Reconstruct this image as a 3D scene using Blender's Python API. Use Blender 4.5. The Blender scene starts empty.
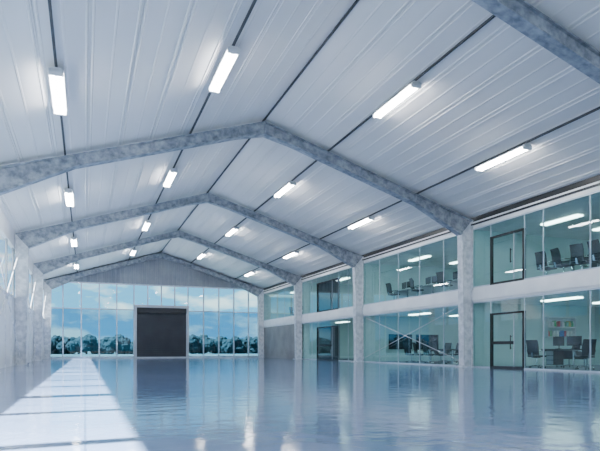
import bpy, bmesh, math, random
from mathutils import Vector, Matrix
random.seed(4)
scene = bpy.context.scene
COL = scene.collection

# ------------------------------------------------------------------ materials
def newmat(name):
    m = bpy.data.materials.new(name); m.use_nodes = True
    nt = m.node_tree
    b = nt.nodes.get('Principled BSDF')
    return m, nt, b

def noise_mat(name, c1, c2, scale=3, rough=0.5, metal=0.0, stretch=(1,1,1), bump=0.0, bscale=None, detail=6, lo=0.35, hi=0.65):
    m, nt, b = newmat(name)
    tc = nt.nodes.new('ShaderNodeTexCoord')
    mp = nt.nodes.new('ShaderNodeMapping'); mp.inputs['Scale'].default_value = stretch
    n = nt.nodes.new('ShaderNodeTexNoise'); n.inputs['Scale'].default_value = scale; n.inputs['Detail'].default_value = detail
    r = nt.nodes.new('ShaderNodeValToRGB')
    r.color_ramp.elements[0].position = lo; r.color_ramp.elements[1].position = hi
    r.color_ramp.elements[0].color = (*c1, 1); r.color_ramp.elements[1].color = (*c2, 1)
    L = nt.links.new
    L(tc.outputs['Object'], mp.inputs['Vector']); L(mp.outputs[0], n.inputs['Vector'])
    L(n.outputs['Fac'], r.inputs['Fac']); L(r.outputs['Color'], b.inputs['Base Color'])
    b.inputs['Roughness'].default_value = rough; b.inputs['Metallic'].default_value = metal
    if bump:
        n2 = nt.nodes.new('ShaderNodeTexNoise'); n2.inputs['Scale'].default_value = bscale or scale*3
        L(mp.outputs[0], n2.inputs['Vector'])
        bp = nt.nodes.new('ShaderNodeBump'); bp.inputs['Strength'].default_value = bump; bp.inputs['Distance'].default_value = 0.02
        L(n2.outputs['Fac'], bp.inputs['Height']); L(bp.outputs[0], b.inputs['Normal'])
    return m

def emit_mat(name, c, s):
    m, nt, b = newmat(name)
    b.inputs['Base Color'].default_value = (*c, 1)
    b.inputs['Emission Color'].default_value = (*c, 1)
    b.inputs['Emission Strength'].default_value = s
    return m

def glass_mat(name, tint, refl0=0.05, refl1=0.6, power=3.0, rough=0.0):
    m, nt, b = newmat(name)
    nt.nodes.remove(b)
    out = nt.nodes['Material Output']
    tr = nt.nodes.new('ShaderNodeBsdfTransparent'); tr.inputs[0].default_value = (*tint, 1)
    gl = nt.nodes.new('ShaderNodeBsdfGlossy'); gl.inputs['Roughness'].default_value = rough
    gl.inputs['Color'].default_value = (0.92, 0.97, 1, 1)
    lw = nt.nodes.new('ShaderNodeLayerWeight'); lw.inputs['Blend'].default_value = 0.5
    pw = nt.nodes.new('ShaderNodeMath'); pw.operation = 'POWER'; pw.inputs[1].default_value = power
    ma = nt.nodes.new('ShaderNodeMath'); ma.operation = 'MULTIPLY_ADD'; ma.inputs[1].default_value = refl1; ma.inputs[2].default_value = refl0
    mx = nt.nodes.new('ShaderNodeMixShader')
    L = nt.links.new
    L(lw.outputs['Facing'], pw.inputs[0]); L(pw.outputs[0], ma.inputs[0]); L(ma.outputs[0], mx.inputs[0])
    L(tr.outputs[0], mx.inputs[1]); L(gl.outputs[0], mx.inputs[2]); L(mx.outputs[0], out.inputs['Surface'])
    return m

M = {}
M['steel'] = noise_mat('galvanised_steel', (0.15,0.17,0.205), (0.40,0.43,0.48), scale=5, rough=0.5, metal=0.25, bump=0.25, detail=12, lo=0.33, hi=0.67)
M['column'] = noise_mat('painted_steel_column', (0.48,0.51,0.56), (0.74,0.76,0.80), scale=5, rough=0.5, metal=0.0, bump=0.2, detail=12)
M['roof'] = noise_mat('roof_sheet', (0.66,0.655,0.66), (0.76,0.755,0.755), scale=0.6, rough=0.6, stretch=(1,0.12,1))
M['gable'] = noise_mat('gable_cladding', (0.22,0.24,0.28), (0.32,0.34,0.38), scale=0.6, rough=0.5)
M['white'] = noise_mat('white_paint', (0.76,0.77,0.79), (0.85,0.86,0.87), scale=1.2, rough=0.5)
M['wall'] = noise_mat('wall_panel', (0.60,0.62,0.66), (0.70,0.72,0.75), scale=0.7, rough=0.55)
M['office'] = noise_mat('office_wall', (0.46,0.62,0.63), (0.60,0.73,0.73), scale=0.4, rough=0.6)
M['officefloor'] = noise_mat('office_carpet', (0.16,0.20,0.24), (0.22,0.26,0.30), scale=30, rough=0.9)
M['dark'] = noise_mat('dark_metal', (0.006,0.007,0.009), (0.012,0.013,0.016), scale=2, rough=0.5)
M['trunk'] = noise_mat('cable_trunking_metal', (0.04,0.042,0.047), (0.06,0.063,0.068), scale=2, rough=0.7)
M['mullion'] = noise_mat('mullion_alu', (0.46,0.54,0.62), (0.58,0.66,0.74), scale=2, rough=0.35, metal=0.2)
M['winframe'] = noise_mat('window_frame_grey', (0.25,0.30,0.35), (0.32,0.37,0.42), scale=2, rough=0.5)
M['shutter'] = noise_mat('roller_shutter_slats', (0.016,0.018,0.026), (0.026,0.03,0.038), scale=1, rough=0.5)
M['frame'] = noise_mat('door_frame_grey', (0.36,0.39,0.43), (0.44,0.47,0.51), scale=1, rough=0.4)
M['blackplastic'] = noise_mat('black_plastic', (0.005,0.006,0.007), (0.011,0.012,0.014), scale=8, rough=0.5)
M['chrome'] = noise_mat('chrome', (0.6,0.6,0.62), (0.7,0.7,0.72), scale=8, rough=0.2, metal=1)
M['wood'] = noise_mat('desk_top', (0.05,0.045,0.04), (0.08,0.075,0.07), scale=2, rough=0.4, stretch=(1,8,1))
M['whitetop'] = noise_mat('desk_white', (0.65,0.67,0.69), (0.75,0.77,0.79), scale=2, rough=0.35)
M['beige'] = noise_mat('store_shutter', (0.21,0.20,0.20), (0.30,0.285,0.28), scale=0.8, rough=0.55)
M['screen'] = noise_mat('screen_black', (0.008,0.01,0.013), (0.015,0.017,0.022), scale=1, rough=0.15)
M['leaf'] = noise_mat('tree_foliage', (0.004,0.012,0.018), (0.009,0.022,0.030), scale=2, rough=0.95, bump=0.5)
M['bark'] = noise_mat('bark', (0.02,0.017,0.015), (0.03,0.027,0.025), scale=6, rough=0.9)
M['ground'] = noise_mat('outside_ground', (0.035,0.055,0.065), (0.06,0.09,0.10), scale=0.2, rough=0.9)
M['lamp'] = emit_mat('lamp_diffuser', (0.99,0.995,1.0), 80)
M['panel'] = emit_mat('office_light_panel', (0.88,1.0,0.97), 12)
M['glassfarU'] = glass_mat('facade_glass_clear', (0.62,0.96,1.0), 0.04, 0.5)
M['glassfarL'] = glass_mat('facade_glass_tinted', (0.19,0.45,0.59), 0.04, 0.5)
M['glassside'] = glass_mat('clerestory_glass', (0.94,0.98,1.0), 0.03, 0.4)
M['glassoff'] = glass_mat('office_glass', (0.66,0.89,0.88), 0.05, 0.6, 2.6)
M['glassdark'] = glass_mat('smoked_glass', (0.12,0.15,0.17), 0.05, 0.5, 2.8)
for nm, c in [('bk_red',(0.5,0.05,0.06)),('bk_yel',(0.65,0.5,0.06)),('bk_grn',(0.06,0.4,0.15)),('bk_blu',(0.04,0.18,0.5)),('bk_pur',(0.38,0.08,0.38)),('bk_wht',(0.8,0.8,0.8))]:
    M[nm] = noise_mat(nm, tuple(x*0.85 for x in c), c, scale=5, rough=0.6)

# floor
def floor_mat():
    m, nt, b = newmat('epoxy_floor')
    L = nt.links.new
    tc = nt.nodes.new('ShaderNodeTexCoord')
    n = nt.nodes.new('ShaderNodeTexNoise'); n.inputs['Scale'].default_value = 0.35; n.inputs['Detail'].default_value = 8
    r = nt.nodes.new('ShaderNodeValToRGB')
    r.color_ramp.elements[0].color = (0.14,0.215,0.38,1); r.color_ramp.elements[1].color = (0.215,0.305,0.49,1)
    r.color_ramp.elements[0].position = .3; r.color_ramp.elements[1].position = .7
    L(tc.outputs['Object'], n.inputs['Vector']); L(n.outputs['Fac'], r.inputs['Fac'])
    bk = nt.nodes.new('ShaderNodeTexBrick'); bk.offset = 0
    bk.inputs['Scale'].default_value = 1; bk.inputs['Brick Width'].default_value = 4.97; bk.inputs['Row Height'].default_value = 4.97
    bk.inputs['Mortar Size'].default_value = 0.012; bk.inputs['Color1'].default_value = (1,1,1,1); bk.inputs['Color2'].default_value = (1,1,1,1)
    bk.inputs['Mortar'].default_value = (0.6,0.62,0.66,1)
    L(tc.outputs['Object'], bk.inputs['Vector'])
    mx = nt.nodes.new('ShaderNodeMix'); mx.data_type = 'RGBA'; mx.blend_type = 'MULTIPLY'; mx.inputs[0].default_value = 1
    L(r.outputs[0], mx.inputs[6]); L(bk.outputs['Color'], mx.inputs[7]); L(mx.outputs[2], b.inputs['Base Color'])
    n2 = nt.nodes.new('ShaderNodeTexNoise'); n2.inputs['Scale'].default_value = 3.0; n2.inputs['Detail'].default_value = 7
    L(tc.outputs['Object'], n2.inputs['Vector'])
    bp = nt.nodes.new('ShaderNodeBump'); bp.inputs['Strength'].default_value = 0.32; bp.inputs['Distance'].default_value = 0.02
    L(n2.outputs['Fac'], bp.inputs['Height']); L(bp.outputs[0], b.inputs['Normal'])
    mr = nt.nodes.new('ShaderNodeMapRange'); mr.inputs['To Min'].default_value = 0.03; mr.inputs['To Max'].default_value = 0.12
    L(n.outputs['Fac'], mr.inputs['Value']); L(mr.outputs[0], b.inputs['Roughness'])
    b.inputs['IOR'].default_value = 1.7
    return m
M['floor'] = floor_mat()

# ------------------------------------------------------------------ mesh builder
class MB:
    def __init__(self): self.bm = bmesh.new(); self.mats = []
    def mi(self, k):
        if k not in self.mats: self.mats.append(k)
        return self.mats.index(k)
    def box(self, x0,x1,y0,y1,z0,z1,k, rot=None):
        pts = [Vector((x,y,z)) for x in (x0,x1) for y in (y0,y1) for z in (z0,z1)]
        if rot is not None: pts = [rot @ p for p in pts]
        v = [self.bm.verts.new(p) for p in pts]; i = self.mi(k)
        for f in ((0,1,3,2),(4,6,7,5),(0,4,5,1),(2,3,7,6),(0,2,6,4),(1,5,7,3)):
            self.bm.faces.new([v[j] for j in f]).material_index = i
    def quad(self, pts, k):
        f = self.bm.faces.new([self.bm.verts.new(p) for p in pts]); f.material_index = self.mi(k)
    def cyl(self, a, b, r, k, seg=12, r2=None):
        a = Vector(a); b = Vector(b); d = b-a; L = d.length
        rot = d.to_track_quat('Z','Y').to_matrix().to_4x4()
        mat = Matrix.Translation((a+b)/2) @ rot
        res = bmesh.ops.create_cone(self.bm, cap_ends=True, segments=seg, radius1=r, radius2=r if r2 is None else r2, depth=L, matrix=mat)
        i = self.mi(k)
        for f in set(f for v in res['verts'] for f in v.link_faces): f.material_index = i
    def strip(self, A, B, y0, y1, k):
        i = self.mi(k); n = len(A)
        V = [[self.bm.verts.new((p[0],y,p[1])) for p in P] for P in (A,B) for y in (y0,y1)]
        a0,a1,b0,b1 = V
        def F(l):
            try: self.bm.faces.new(l).material_index = i
            except ValueError: pass
        for j in range(n-1):
            F([a0[j],a0[j+1],b0[j+1],b0[j]]); F([a1[j],b1[j],b1[j+1],a1[j+1]])
            F([a0[j],a1[j],a1[j+1],a0[j+1]]); F([b0[j],b0[j+1],b1[j+1],b1[j]])
        F([a0[0],b0[0],b1[0],a1[0]]); F([a0[-1],a1[-1],b1[-1],b0[-1]])
    def obj(self, name, loc=(0,0,0), rz=0, bevel=0):
        bmesh.ops.recalc_face_normals(self.bm, faces=self.bm.faces[:])
        me = bpy.data.meshes.new(name); self.bm.to_mesh(me); self.bm.free()
        for k in self.mats: me.materials.append(M[k])
        o = bpy.data.objects.new(name, me); COL.objects.link(o)
        o.location = loc; o.rotation_euler = (0,0,rz)
        if bevel:
            bv = o.modifiers.new('bevel','BEVEL'); bv.width = bevel; bv.segments = 2; bv.limit_method = 'ANGLE'
        return o
def dup(o, name, loc, rz=0):
    n = bpy.data.objects.new(name, o.data); COL.objects.link(n); n.location = loc; n.rotation_euler = (0,0,rz)
    for md in o.modifiers:
        if md.type == 'BEVEL':
            b = n.modifiers.new('bevel','BEVEL'); b.width = md.width; b.segments = md.segments; b.limit_method = 'ANGLE'
    return n

# ------------------------------------------------------------------ dimensions
CX = 6.1; SL = 0.31; ZR = 9.17
XL = -3.07; XR = 15.3; OXB = 22.3
SP = 9.93; F1 = 19.5
FY = [F1+SP*i for i in range(-3,4)]      # portal frames
FY[-1] = 49.0
Y0 = -10.6; Y1 = 49.35
def zc(x): return ZR - SL*abs(x-CX)

# floor, ground
b = MB(); b.box(XL-0.1, OXB+0.2, Y0, Y1+0.1, -0.2, 0, 'floor'); b.obj('floor')
b = MB(); b.box(-250, 250, -150, 350, -0.4, -0.21, 'ground'); b.obj('outside_ground')

# ceiling (standing seam sheets running along the hall)
b = MB()
prof = []
pitch = 1.0
def addp(dx, dz): prof.append((dx,dz))
half = 9.3
dx = 0.0
addp(0,0)
while dx < half-0.3:
    c = dx + pitch
    m_ = dx + pitch*0.5
    addp(m_-0.03,0); addp(m_-0.015,-0.010); addp(m_+0.015,-0.010); addp(m_+0.03,0)
    addp(c-0.09,0); addp(c-0.075,-0.020); addp(c-0.05,-0.020); addp(c-0.035,0)
    addp(c-0.007,0); addp(c-0.006,0.05); addp(c+0.006,0.05); addp(c+0.007,0)
    addp(c+0.035,0); addp(c+0.05,-0.020); addp(c+0.075,-0.020); addp(c+0.09,0)
    dx = c
prof = [p for p in prof if p[0] < half-0.01]
addp(half,0)
for sgn in (-1,1):
    A = [(CX+sgn*p[0], ZR - SL*p[0] + p[1]) for p in prof]
    Bv = [(CX+sgn*p[0], ZR - SL*p[0] + 0.16) for p in prof]
    b.strip(A, Bv, Y0-0.1, Y1+0.3, 'roof')
b.obj('ceiling')

# cable trunking lines and ridge strip
ROWS = [CX-6.7, CX-2.68, CX+2.55, CX+6.5]
b = MB()
for rx in ROWS:
    z = zc(rx)-0.04
    b.box(rx-0.028, rx+0.028, Y0+0.3, Y1-0.2, z-0.05, z, 'trunk')
b.obj('cable_trunking')
b = MB()
b.box(CX-0.025, CX+0.025, Y0+0.3, Y1-0.2, ZR-0.07, ZR-0.02, 'trunk')
b.obj('trim_1')

# portal frame
def portal():
    b = MB()
    outer = [(9.17,0),(9.17,5.3),(9.17,6.20),(6.4,7.04),(1.0,8.72),(0.6,8.845),(0,9.03)]
    inner = [(8.70,0),(8.62,5.35),(8.60,5.55),(6.4,6.64),(1.0,8.33),(0.6,8.42),(0,8.56)]
    for s in (-1,1):
        O = [(s*p[0],p[1]) for p in outer]; I = [(s*p[0],p[1]) for p in inner]
        O1 = [(o[0]+(i[0]-o[0])*0.08, o[1]+(i[1]-o[1])*0.08) for o,i in zip(O,I)]
        I1 = [(i[0]+(o[0]-i[0])*0.09, i[1]+(o[1]-i[1])*0.09) for o,i in zip(O,I)]
        for (a,c,k) in ((0,3,'column'),(2,7,'steel')):
            b.strip(O1[a:c], I1[a:c], -0.09, 0.09, k)
            b.strip(O[a:c], O1[a:c], -0.17, 0.17, k)
            b.strip(I1[a:c], I[a:c], -0.17, 0.17, k)
        def plate(dx, w, k, zt, zb):
            b.box(s*dx-w/2, s*dx+w/2, -0.165, 0.165, zb, zt, k)
        plate(6.4, 0.04, 'steel', 7.0, 6.66)
        plate(1.0, 0.04, 'steel', 8.69, 8.36)
        b.box(min(s*8.60,s*9.15), max(s*8.60,s*9.15), -0.165, 0.165, 5.33, 5.37, 'column')
        b.box(min(s*8.57,s*9.16), max(s*8.57,s*9.16), -0.25, 0.25, 0.002, 0.03, 'column')
        for bx in (8.62, 9.1):
            for by in (-0.21, 0.21): b.cyl((s*bx,by,0.03),(s*bx,by,0.08),0.02,'steel',8)
    b.box(-0.03,0.03,-0.165,0.165,8.58,8.99,'steel')
    return b
pf = portal().obj('steel_portal_frame', (CX, FY[0], 0))
for y in FY[1:]: dup(pf, 'steel_portal_frame', (CX, y, 0))

# ceiling lamps
def lamp():
    b = MB()
    L = 1.16
    A = [(-0.09,0.0),(-0.16,-0.05),(-0.16,-0.075),(0.16,-0.075),(0.16,-0.05),(0.09,0.0)]
    vs0 = [b.bm.verts.new((p[0],-L,p[1])) for p in A]; vs1 = [b.bm.verts.new((p[0],L,p[1])) for p in A]
    i = b.mi('white')
    for j in range(6):
        b.bm.faces.new([vs0[j],vs0[(j+1)%6],vs1[(j+1)%6],vs1[j]]).material_index = i
    b.bm.faces.new(vs0).material_index = i; b.bm.faces.new(vs1[::-1]).material_index = i
    for sx in (-0.085, 0.085):
        b.cyl((sx,-L+0.08,-0.115),(sx,L-0.08,-0.115),0.034,'lamp',12)
    for sy in (-1,1):
        b.box(-0.15,0.15,min(sy*L,sy*(L-0.08)),max(sy*L,sy*(L-0.08)),-0.16,-0.04,'white')
    b.box(-0.03,0.03,-0.7,-0.6,0,0.043,'trunk'); b.box(-0.03,0.03,0.6,0.7,0,0.043,'trunk')
    return b
lm = None
for i in range(len(FY)-1):
    yc = (FY[i]+FY[i+1])/2
    for rx in ROWS:
        loc = (rx, yc, zc(rx)-0.04-0.05-0.045)
        if lm is None: lm = lamp().obj('fluorescent_ceiling_light', loc)
        else: dup(lm, 'fluorescent_ceiling_light', loc)

# ------------------------------------------------------------------ left wall with clerestory
b = MB()
b.box(XL-0.2, XL-0.02, Y0, Y1, 0, 3.2, 'wall')
b.box(XL-0.2, XL-0.02, Y0, Y1, 5.5, 6.42, 'wall')
for i in range(31):
    yy = Y0 + 0.6 + i*1.99
    b.box(XL-0.02, XL+0.005, yy, yy+0.05, 0, 3.2, 'column')
b.box(XL-0.02, XL+0.03, Y0, Y1, 3.12, 3.2, 'column')
b.obj('wall_left')
b = MB()
b.quad([(XL-0.1,Y0,3.2),(XL-0.1,Y1,3.2),(XL-0.1,Y1,5.5),(XL-0.1,Y0,5.5)], 'glassside')
for i in range(len(FY)-1):
    for j in range(4):
        yy = FY[i] + SP*j/4
        w = 0.11 if j else 0.24
        b.box(XL-0.14, XL-0.06, yy-w, yy+w, 3.2, 5.5, 'winframe')
b.obj('window_1')
def bracing(x, ya, yb, z0, z1, name, r=0.022):
    b = MB()
    b.cyl((x,ya,z0),(x,yb,z1),r,'column',8); b.cyl((x+0.06,ya,z1),(x+0.06,yb,z0),r,'column',8)
    ym=(ya+yb)/2; zm=(z0+z1)/2
    b.cyl((x-0.02,ym,zm),(x+0.08,ym,zm),r*3,'column',12)
    return b.obj(name)
for i in (3,4,5): bracing(XL+0.18, FY[i]+0.3, FY[i+1]-0.3, 0.3, 5.3, 'cross_bracing')
bracing(XR-0.20, FY[3]+0.3, FY[4]-0.3, 0.2, 2.7, 'cross_bracing', 0.014)

# ------------------------------------------------------------------ end walls
def gable(Y, name, sign):
    b = MB()
    xa, xb = XL-0.1, XR
    i = b.mi('gable'); prev=None
    P = 0.36
    N = int((xb-xa)/P)
    pts=[]
    for j in range(N+1):
        x = xa + j*P
        pts += [(x,0),(x+0.16,0),(x+0.19,0.10),(x+0.33,0.10)]
    for (x,dy) in pts:
        v = (b.bm.verts.new((x,Y-sign*dy,6.3)), b.bm.verts.new((x,Y-sign*dy,max(6.31,zc(x)+0.05))))
        if prev: b.bm.faces.new([prev[0],v[0],v[1],prev[1]]).material_index=i
        prev = v
    b.box(xa, xb, Y-0.06, Y+0.06, 6.18, 6.3, 'mullion')
    return b.obj(name)
gable(Y1, 'wall_back', 1)
gable(Y0, 'wall_front', -1)
DX0, DX1, DZ = 3.87, 8.43, 4.45
def glazing(Y, name, door):
    b = MB()
    xa, xb = XL, XR
    def panes(x0,x1,n):
        w = (x1-x0)/n
        for j in range(n):
            a=x0+j*w; c=a+w
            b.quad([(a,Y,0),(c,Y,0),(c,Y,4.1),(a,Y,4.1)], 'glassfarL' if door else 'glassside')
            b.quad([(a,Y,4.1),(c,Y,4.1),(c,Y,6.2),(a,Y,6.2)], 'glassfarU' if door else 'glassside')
        for j in range(n+1):
            a=x0+j*w
            b.box(a-0.05,a+0.05,Y-0.12,Y+0.06,0,6.2,'mullion')
    if door:
        panes(xa,DX0,5); panes(DX1,xb,5)
        b.quad([(DX0,Y,DZ),(DX1,Y,DZ),(DX1,Y,6.2),(DX0,Y,6.2)],'glassfarU')
        for j in range(1,4):
            a=DX0+(DX1-DX0)*j/4; b.box(a-0.05,a+0.05,Y-0.1,Y+0.06,DZ,6.2,'mullion')
        b.box(xa,DX0,Y-0.11,Y+0.05,4.06,4.14,'mullion'); b.box(DX1,xb,Y-0.11,Y+0.05,4.06,4.14,'mullion')
        b.box(xa,DX0,Y-0.1,Y+0.05,0,0.15,'mullion'); b.box(DX1,xb,Y-0.1,Y+0.05,0,0.15,'mullion')
    else:
        panes(xa,xb,13)
        b.box(xa,xb,Y-0.11,Y+0.05,4.04,4.16,'mullion')
    b.obj(name)
glazing(Y1-0.02,'window_2',True)
glazing(Y0+0.02,'window_3',False)  # unseen end behind the camera, glazing added to let sky light in
# roller door
b = MB(); yd = Y1-0.45
b.box(DX0-0.02,DX0+0.2,yd,Y1-0.15,0,DZ,'frame'); b.box(DX1-0.2,DX1+0.02,yd,Y1-0.15,0,DZ,'frame')
b.box(DX0-0.02,DX1+0.02,yd-0.1,Y1-0.15,DZ-0.16,DZ+0.06,'frame')
b.box(DX0+0.2,DX1-0.2,yd-0.04,Y1-0.2,DZ-0.62,DZ-0.16,'dark')
nsl = 24; h=(DZ-0.62)/nsl
for j in range(nsl):
    b.box(DX0+0.2,DX1-0.2,yd+0.10,yd+0.16,j*h+0.012,(j+1)*h-0.012,'shutter')
b.box(DX0+0.2,DX1-0.2,yd+0.13,yd+0.17,0,DZ-0.6,'dark')
b.box(DX0+0.2,DX1-0.2,yd+0.07,yd+0.19,0,0.1,'frame')
b.obj('door_1')

# ------------------------------------------------------------------ right side: two storey offices
G1 = 2.73; S1 = 3.34; G2 = 5.83
OY0, OY1 = FY[1], Y1
b = MB()
b.box(OXB, OXB+0.15, Y0, Y1, 0, 6.3, 'office')
b.box(XR+0.02, XR+0.14, Y0, OY0, 0, 6.4, 'wall')
b.box(XR+0.12, OXB, Y1-0.1, Y1+0.05, 0, 6.0, 'office')
b.box(XR+0.12, OXB, OY0-0.1, OY0, 0, 6.0, 'office')
b.obj('wall_right')
for y in FY[2:6]:
    b = MB()
    b.box(XR+0.12, OXB, y-0.06, y+0.06, 0.02, G1, 'office'); b.box(XR+0.12, OXB, y-0.06, y+0.06, S1+0.02, G2, 'office')
    b.obj('office_partition_wall')
b = MB()
b.box(XR-0.02, OXB, OY0, Y1-0.12, G1, S1, 'white')
b.box(XR-0.07, XR-0.02, OY0, Y1-0.12, G1+0.08, S1-0.1, 'white')
b.box(XR+0.1, OXB, OY0, Y1-0.12, S1, S1+0.02, 'officefloor')
b.obj('mezzanine_floor')
b = MB()
b.box(XR+0.1, OXB, OY0, Y1-0.12, 0.002, 0.02, 'officefloor'); b.obj('office_floor_covering')
b = MB()
b.box(XR-0.02, OXB, OY0, Y1-0.12, G2, G2+0.14, 'white'); 
b.box(XR-0.02, XR+0.1, OY0, Y1-0.12, G2+0.14, 6.12, 'white')
b.box(XR-0.01, XR+0.1, OY0, Y1-0.12, 6.12, 6.40, 'dark')
b.box(XR-0.09, XR-0.02, OY0, Y1-0.12, G2+0.14, G2+0.2, 'dark')
b.obj('trim_2')
b = MB()
for i in range(1,6):
    ya = FY[i]; yb = FY[i+1]
    for zz in (G1, G2):
        for fy in (0.25,0.72):
            for xx in (17.4, 20.2):
                yy = ya+(yb-ya)*fy
                b.box(xx-0.15,xx+0.15,yy-0.9,yy+0.9,zz-0.05,zz-0.005,'panel')
b.obj('office_ceiling_light_panels')
# glazing
W = 4
def office_bay(ya, yb, n, z0, z1, name, door=None, mat='glassoff'):
    b = MB(); x = XR+0.03
    edges = [ya+(yb-ya)*j/n for j in range(n+1)]
    if door:
        edges = [e for e in edges if not (door[0]-0.35 < e < door[1]+0.35)] + [door[0],door[1]]
        edges = sorted(edges)
    for a,c in zip(edges[:-1],edges[1:]):
        zb = z0
        isd = door and abs(a-door[0])<1e-6
        if isd: zb = z0+door[2]
        b.quad([(x,a+0.01,zb),(x,c-0.01,zb),(x,c-0.01,z1),(x,a+0.01,z1)], mat)
        if not isd: b.box(x-0.03,x+0.05,a,c,z0,z0+0.05,'mullion')
    for e in edges[1:-1]:
        b.box(x-0.012,x+0.03,e-0.014,e+0.014,z0,z1,'mullion')
    b.box(x-0.03,x+0.05,ya,yb,z1-0.05,z1,'mullion')
    b.obj(name)
dn = 2
def office_door(y0,y1,z0,h,mat,rail=True):
    global dn
    b = MB(); x = XR+0.03; t=0.07
    b.box(x-0.05,x+0.07,y0,y0+t,z0,z0+h,'dark'); b.box(x-0.05,x+0.07,y1-t,y1,z0,z0+h,'dark')
    b.box(x-0.05,x+0.07,y0,y1,z0+h-t,z0+h,'dark'); b.box(x-0.05,x+0.07,y0,y1,z0,z0+0.03,'dark')
    a=y0+t; c=y1-t
    ym = a+(c-a)*0.28
    b.box(x-0.02,x+0.03,ym-0.012,ym+0.012,z0+0.03,z0+h-t,'mullion')
    b.box(x-0.02,x+0.03,a,c,z0+0.03,z0+0.09,'dark')
    if rail:
        b.box(x-0.02,x+0.03,ym,c,z0+0.95,z0+1.07,'dark'); 
    b.quad([(x,a,z0+0.08),(x,c,z0+0.08),(x,c,z0+h-t),(x,a,z0+h-t)],mat)
    hy = ym+0.12
    b.cyl((x-0.07,hy,z0+0.75),(x-0.07,hy,z0+1.3),0.02,'dark',8)
    b.cyl((x-0.07,hy,z0+0.8),(x,hy,z0+0.8),0.012,'dark',6); b.cyl((x-0.07,hy,z0+1.25),(x,hy,z0+1.25),0.012,'dark',6)
    b.obj('door_%d'%dn); dn+=1
D1 = (16.45,18.3)
D3 = (32.8,36.4)
for i in range(1,6):
    ya, yb = FY[i], FY[i+1]
    if i==5: yb = Y1-0.12
    dU=dL=None
    if i==2:
        dL=(D1[0],D1[1],2.2); dU=(D1[0],D1[1],1.95)
    if i==4:
        dL=(D3[0],D3[1],2.3); dU=(D3[0],D3[1],2.05)
    office_bay(ya,yb,5,S1,G2,'window_%d'%W,dU); W+=1
    if i!=5:
        office_bay(ya,yb,5,0,G1,'window_%d'%W,dL); W+=1
    else:
        b = MB(); b.box(XR,XR+0.08,ya,yb,0,G1,'beige')
        for j in range(15): b.box(XR-0.025,XR,ya,yb,j*0.18+0.03,j*0.18+0.15,'beige')
        b.obj('roller_shutter')
    if dL: office_door(dL[0],dL[1],0,dL[2],'glassdark' if i==4 else 'glassoff')
    if dU: office_door(dU[0],dU[1],S1,dU[2],'glassdark' if i==4 else 'glassoff', rail=False)

# ------------------------------------------------------------------ furniture
def chair():
    b = MB()
    for a in range(5):
        t = a*math.tau/5+0.3
        c,s = math.cos(t), math.sin(t)
        b.cyl((0.03*c,0.03*s,0.11),(0.30*c,0.30*s,0.075),0.022,'chrome',8,0.014)
        b.cyl((0.30*c-0.015*s,0.30*s+0.015*c,0.03),(0.30*c+0.015*s,0.30*s-0.015*c,0.03),0.03,'blackplastic',10)
        b.cyl((0.30*c,0.30*s,0.03),(0.30*c,0.30*s,0.08),0.01,'blackplastic',6)
    b.cyl((0,0,0.09),(0,0,0.42),0.028,'chrome',10)
    b.box(-0.1,0.1,-0.1,0.1,0.40,0.44,'blackplastic')
    A=[(-0.24,0.50),(-0.1,0.485),(0.1,0.49),(0.22,0.50),(0.27,0.47)]
    B=[(-0.24,0.44),(-0.1,0.43),(0.1,0.43),(0.22,0.43),(0.26,0.44)]
    b.strip(A,B,-0.25,0.25,'blackplastic')
    A=[(-0.22,0.52),(-0.26,0.65),(-0.27,0.80),(-0.31,0.96),(-0.37,1.08)]
    B=[(-0.26,0.51),(-0.31,0.65),(-0.32,0.80),(-0.36,0.97),(-0.40,1.09)]
    b.strip(A,B,-0.23,0.23,'blackplastic')
    b.strip([(-0.08,0.43),(-0.30,0.44),(-0.34,0.60)],[(-0.08,0.41),(-0.33,0.41),(-0.37,0.60)],-0.035,0.035,'chrome')
    for s in (-1,1):
        b.cyl((0.08,s*0.25,0.45),(0.06,s*0.30,0.66),0.015,'chrome',8)
        b.box(-0.16,0.16,min(s*0.27,s*0.33),max(s*0.27,s*0.33),0.66,0.69,'blackplastic')
        b.cyl((-0.15,s*0.30,0.67),(-0.28,s*0.22,0.66),0.014,'chrome',8)
    return b
ch = None
def put_chair(x,y,z,rz):
    global ch
    if ch is None: ch = chair().obj('office_chair',(x,y,z),rz,0.008)
    else: dup(ch,'office_chair',(x,y,z),rz)
def desk(w=1.6,d=0.8,top='whitetop'):
    b = MB()
    b.box(-d/2,d/2,-w/2,w/2,0.71,0.75,top)
    for sy in (-1,1):
        y=sy*(w/2-0.08)
        for sx in (-1,1):
            b.box(sx*(d/2-0.07)-0.025,sx*(d/2-0.07)+0.025,y-0.025,y+0.025,0.0,0.71,'chrome')
        b.box(-d/2+0.07,d/2-0.07,y-0.02,y+0.02,0.66,0.71,'chrome')
    b.box(d/2-0.1,d/2-0.08,-w/2+0.1,w/2-0.1,0.35,0.70,top)
    b.box(-0.25,0.25,w/2-0.5,w/2-0.12,0.12,0.68,top)
    for j in range(3): b.box(-0.27,-0.25,w/2-0.48,w/2-0.14,0.14+j*0.18,0.30+j*0.18,'frame')
    return b
def monitor():
    b = MB()
    b.cyl((0,0,0),(0,0,0.012),0.12,'blackplastic',20)
    b.cyl((0.02,0,0.01),(0.02,0,0.25),0.018,'blackplastic',10)
    b.box(-0.02,0.015,-0.29,0.29,0.12,0.48,'blackplastic')
    b.box(-0.024,-0.018,-0.275,0.275,0.14,0.465,'screen')
    return b
FG=0.021; FU=S1+0.021
dk = desk(top='wood').obj('office_desk',(17.2,16.35,FG),0,0.004)
dk2 = desk().obj('office_desk',(17.0,22.6,FU),0,0.004)
mn = monitor().obj('computer_monitor',(17.3,16.0,FG+0.751),0.2)
dup(mn,'computer_monitor',(17.3,16.75,FG+0.751),-0.1)
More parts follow.
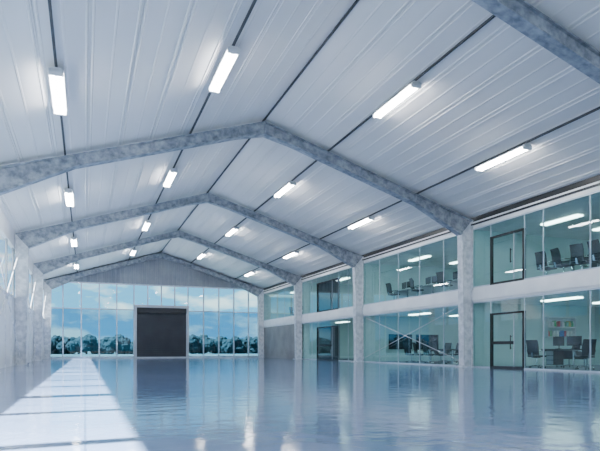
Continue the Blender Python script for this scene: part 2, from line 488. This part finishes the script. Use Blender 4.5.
put_chair(16.35,16.9,FG,0.3); put_chair(18.0,16.9,FG,2.9); put_chair(16.7,15.0,FG,1.2)
dup(dk,'office_desk',(17.5,13.4,FG),0); dup(mn,'computer_monitor',(17.6,13.4,FG+0.751),0); put_chair(16.7,13.2,FG,0.1)
def table(w,d,top='wood'):
    b = MB()
    b.box(-d/2,d/2,-w/2,w/2,0.70,0.745,top)
    for sy in (-1,1):
        b.cyl((0,sy*w*0.3,0.03),(0,sy*w*0.3,0.70),0.06,'chrome',14)
        b.box(-d*0.35,d*0.35,sy*w*0.3-0.06,sy*w*0.3+0.06,0,0.03,'chrome')
    b.box(-0.05,0.05,-w*0.3,w*0.3,0.62,0.70,'dark')
    return b
tb = table(3.2,1.1).obj('conference_table',(17.5,15.3,FU),0,0.01)
for y,rz in ((14.1,0.0),(14.9,0.25),(15.7,-0.2),(16.5,0.1)): put_chair(16.45,y,FU,rz)
for y,rz in ((14.4,3.1),(15.3,2.9),(16.2,3.3)): put_chair(18.4,y,FU,rz)
# lower bay 2: conference room
dup(tb,'conference_table',(17.4,24.6,FG)); 
for y in (23.2,24.1,25.0,25.9): put_chair(16.4,y,FG,random.uniform(-.3,.3)); put_chair(18.4,y-0.1,FG,3.14+random.uniform(-.3,.3))
def wallscreen():
    b = MB(); b.box(-0.8,0.8,-0.05,0,0,0.9,'blackplastic'); b.box(-0.77,0.77,-0.056,-0.05,0.03,0.87,'screen'); b.box(-0.2,0.2,0,0.03,0.3,0.6,'dark'); return b
ws = wallscreen().obj('wall_screen',(17.8,FY[4]-0.10,0.75))
dup(ws,'wall_screen',(19.7,FY[4]-0.10,0.75))
# upper bay 2: open-plan desks
for n_,(x,y) in enumerate(((17.0,22.6),(17.0,25.0),(17.0,27.4),(19.4,23.8),(19.4,26.4))):
    if n_: dup(dk2,'office_desk',(x,y,FU),0)
    dup(mn,'computer_monitor',(x+0.1,y-0.3,FU+0.751),0.1); dup(mn,'computer_monitor',(x+0.1,y+0.35,FU+0.751),-0.15)
    put_chair(x-0.8,y,FU,random.uniform(-.4,.4))
for (x,y) in ((18.5,31.5),(18.0,42.5),(18.0,46.0)):
    dup(dk2,'office_desk',(x,y,FU),0); dup(mn,'computer_monitor',(x+0.1,y,FU+0.751),0.1); put_chair(x-0.85,y,FU,0.3)
# shelf with books on partition
b = MB(); sx0,sx1=19.2,20.8; sy=FY[3]-0.07
for z in (1.28,1.72,2.16): b.box(sx0,sx1,sy-0.26,sy,z,z+0.05,'whitetop')
for xx in (sx0-0.03,sx1): b.box(xx,xx+0.03,sy-0.26,sy,1.28,2.21,'whitetop')
cols=['bk_red','bk_yel','bk_grn','bk_blu','bk_pur','bk_wht','bk_wht']
for z in (1.33,1.77):
    xx=sx0+0.04
    while xx<sx1-0.14:
        k=random.choice(cols)
        for q in range(3):
            w=random.uniform(0.03,0.05); hh=random.uniform(0.18,0.27)
            if xx<sx1-0.08: b.box(xx,xx+w-0.004,sy-0.22,sy-0.02,z,z+hh,k)
            xx+=w
        xx+=random.choice((0,0.05,0.12))
b.obj('wall_bookshelf')

# ------------------------------------------------------------------ outside trees
b = MB()
def tree(x,y,h):
    b.cyl((x,y,-0.21),(x,y,h*0.5),0.22,'bark',8,0.12)
    il=b.mi('leaf')
    for k in range(5):
        r=h*random.uniform(0.26,0.38)
        c=Vector((x+random.uniform(-.5,.5)*h,y+random.uniform(-.25,.25)*h,h*random.uniform(0.12,0.66)))
        res=bmesh.ops.create_icosphere(b.bm,subdivisions=3,radius=r,matrix=Matrix.Translation(c))
        for v in res['verts']: v.co = c+(v.co-c)*random.uniform(0.82,1.15)
        for f in set(f for v in res['verts'] for f in v.link_faces): f.material_index=il
for j in range(80):
    tree(-48+j*1.35+random.uniform(-.6,.6), 118+random.uniform(-6,6), random.uniform(2.9,4.1))
b.obj('tree_line')

# ------------------------------------------------------------------ world, sun
w = bpy.data.worlds.new('sky'); scene.world = w; w.use_nodes = True
nt = w.node_tree; L = nt.links.new
bg = nt.nodes['Background']
tc = nt.nodes.new('ShaderNodeTexCoord')
sep = nt.nodes.new('ShaderNodeSeparateXYZ'); L(tc.outputs['Generated'], sep.inputs[0])
gr = nt.nodes.new('ShaderNodeValToRGB')
gr.color_ramp.elements[0].position=0.0; gr.color_ramp.elements[0].color=(0.15,0.54,0.88,1)
gr.color_ramp.elements[1].position=0.4; gr.color_ramp.elements[1].color=(0.30,0.41,0.56,1)
L(sep.outputs['Z'], gr.inputs['Fac'])
mp = nt.nodes.new('ShaderNodeMapping'); mp.inputs['Scale'].default_value=(1,1,3.0); L(tc.outputs['Generated'], mp.inputs[0])
ns = nt.nodes.new('ShaderNodeTexNoise'); ns.inputs['Scale'].default_value=10; ns.inputs['Detail'].default_value=8; ns.inputs['Roughness'].default_value=.55; L(mp.outputs[0], ns.inputs['Vector'])
cr = nt.nodes.new('ShaderNodeValToRGB'); cr.color_ramp.elements[0].position=0.50; cr.color_ramp.elements[1].position=0.64
cr.color_ramp.elements[0].color=(0,0,0,1); cr.color_ramp.elements[1].color=(1,1,1,1)
L(ns.outputs['Fac'], cr.inputs[0])
mx = nt.nodes.new('ShaderNodeMix'); mx.data_type='RGBA'
L(cr.outputs[0], mx.inputs[0]); L(gr.outputs[0], mx.inputs[6]); mx.inputs[7].default_value=(1.1,1.12,1.15,1)
L(mx.outputs[2], bg.inputs['Color']); bg.inputs['Strength'].default_value=1.9

sd = bpy.data.lights.new('sun','SUN'); sd.energy=70; sd.angle=math.radians(0.9); sd.color=(1,0.98,0.95)
so = bpy.data.objects.new('sun', sd); COL.objects.link(so); so.location=(-30,0,40)
so.rotation_euler = Vector((1,0.08,-1.5)).to_track_quat('-Z','Y').to_euler()

# ------------------------------------------------------------------ camera
cd = bpy.data.cameras.new('camera'); co = bpy.data.objects.new('camera', cd); COL.objects.link(co)
co.location=(0,0,0.76); co.rotation_euler=(math.radians(90),0,-math.radians(21.06))
cd.sensor_width=36; cd.lens=36*558/600; cd.shift_y=0.206; cd.clip_end=1000; cd.clip_start=0.05
scene.camera = co
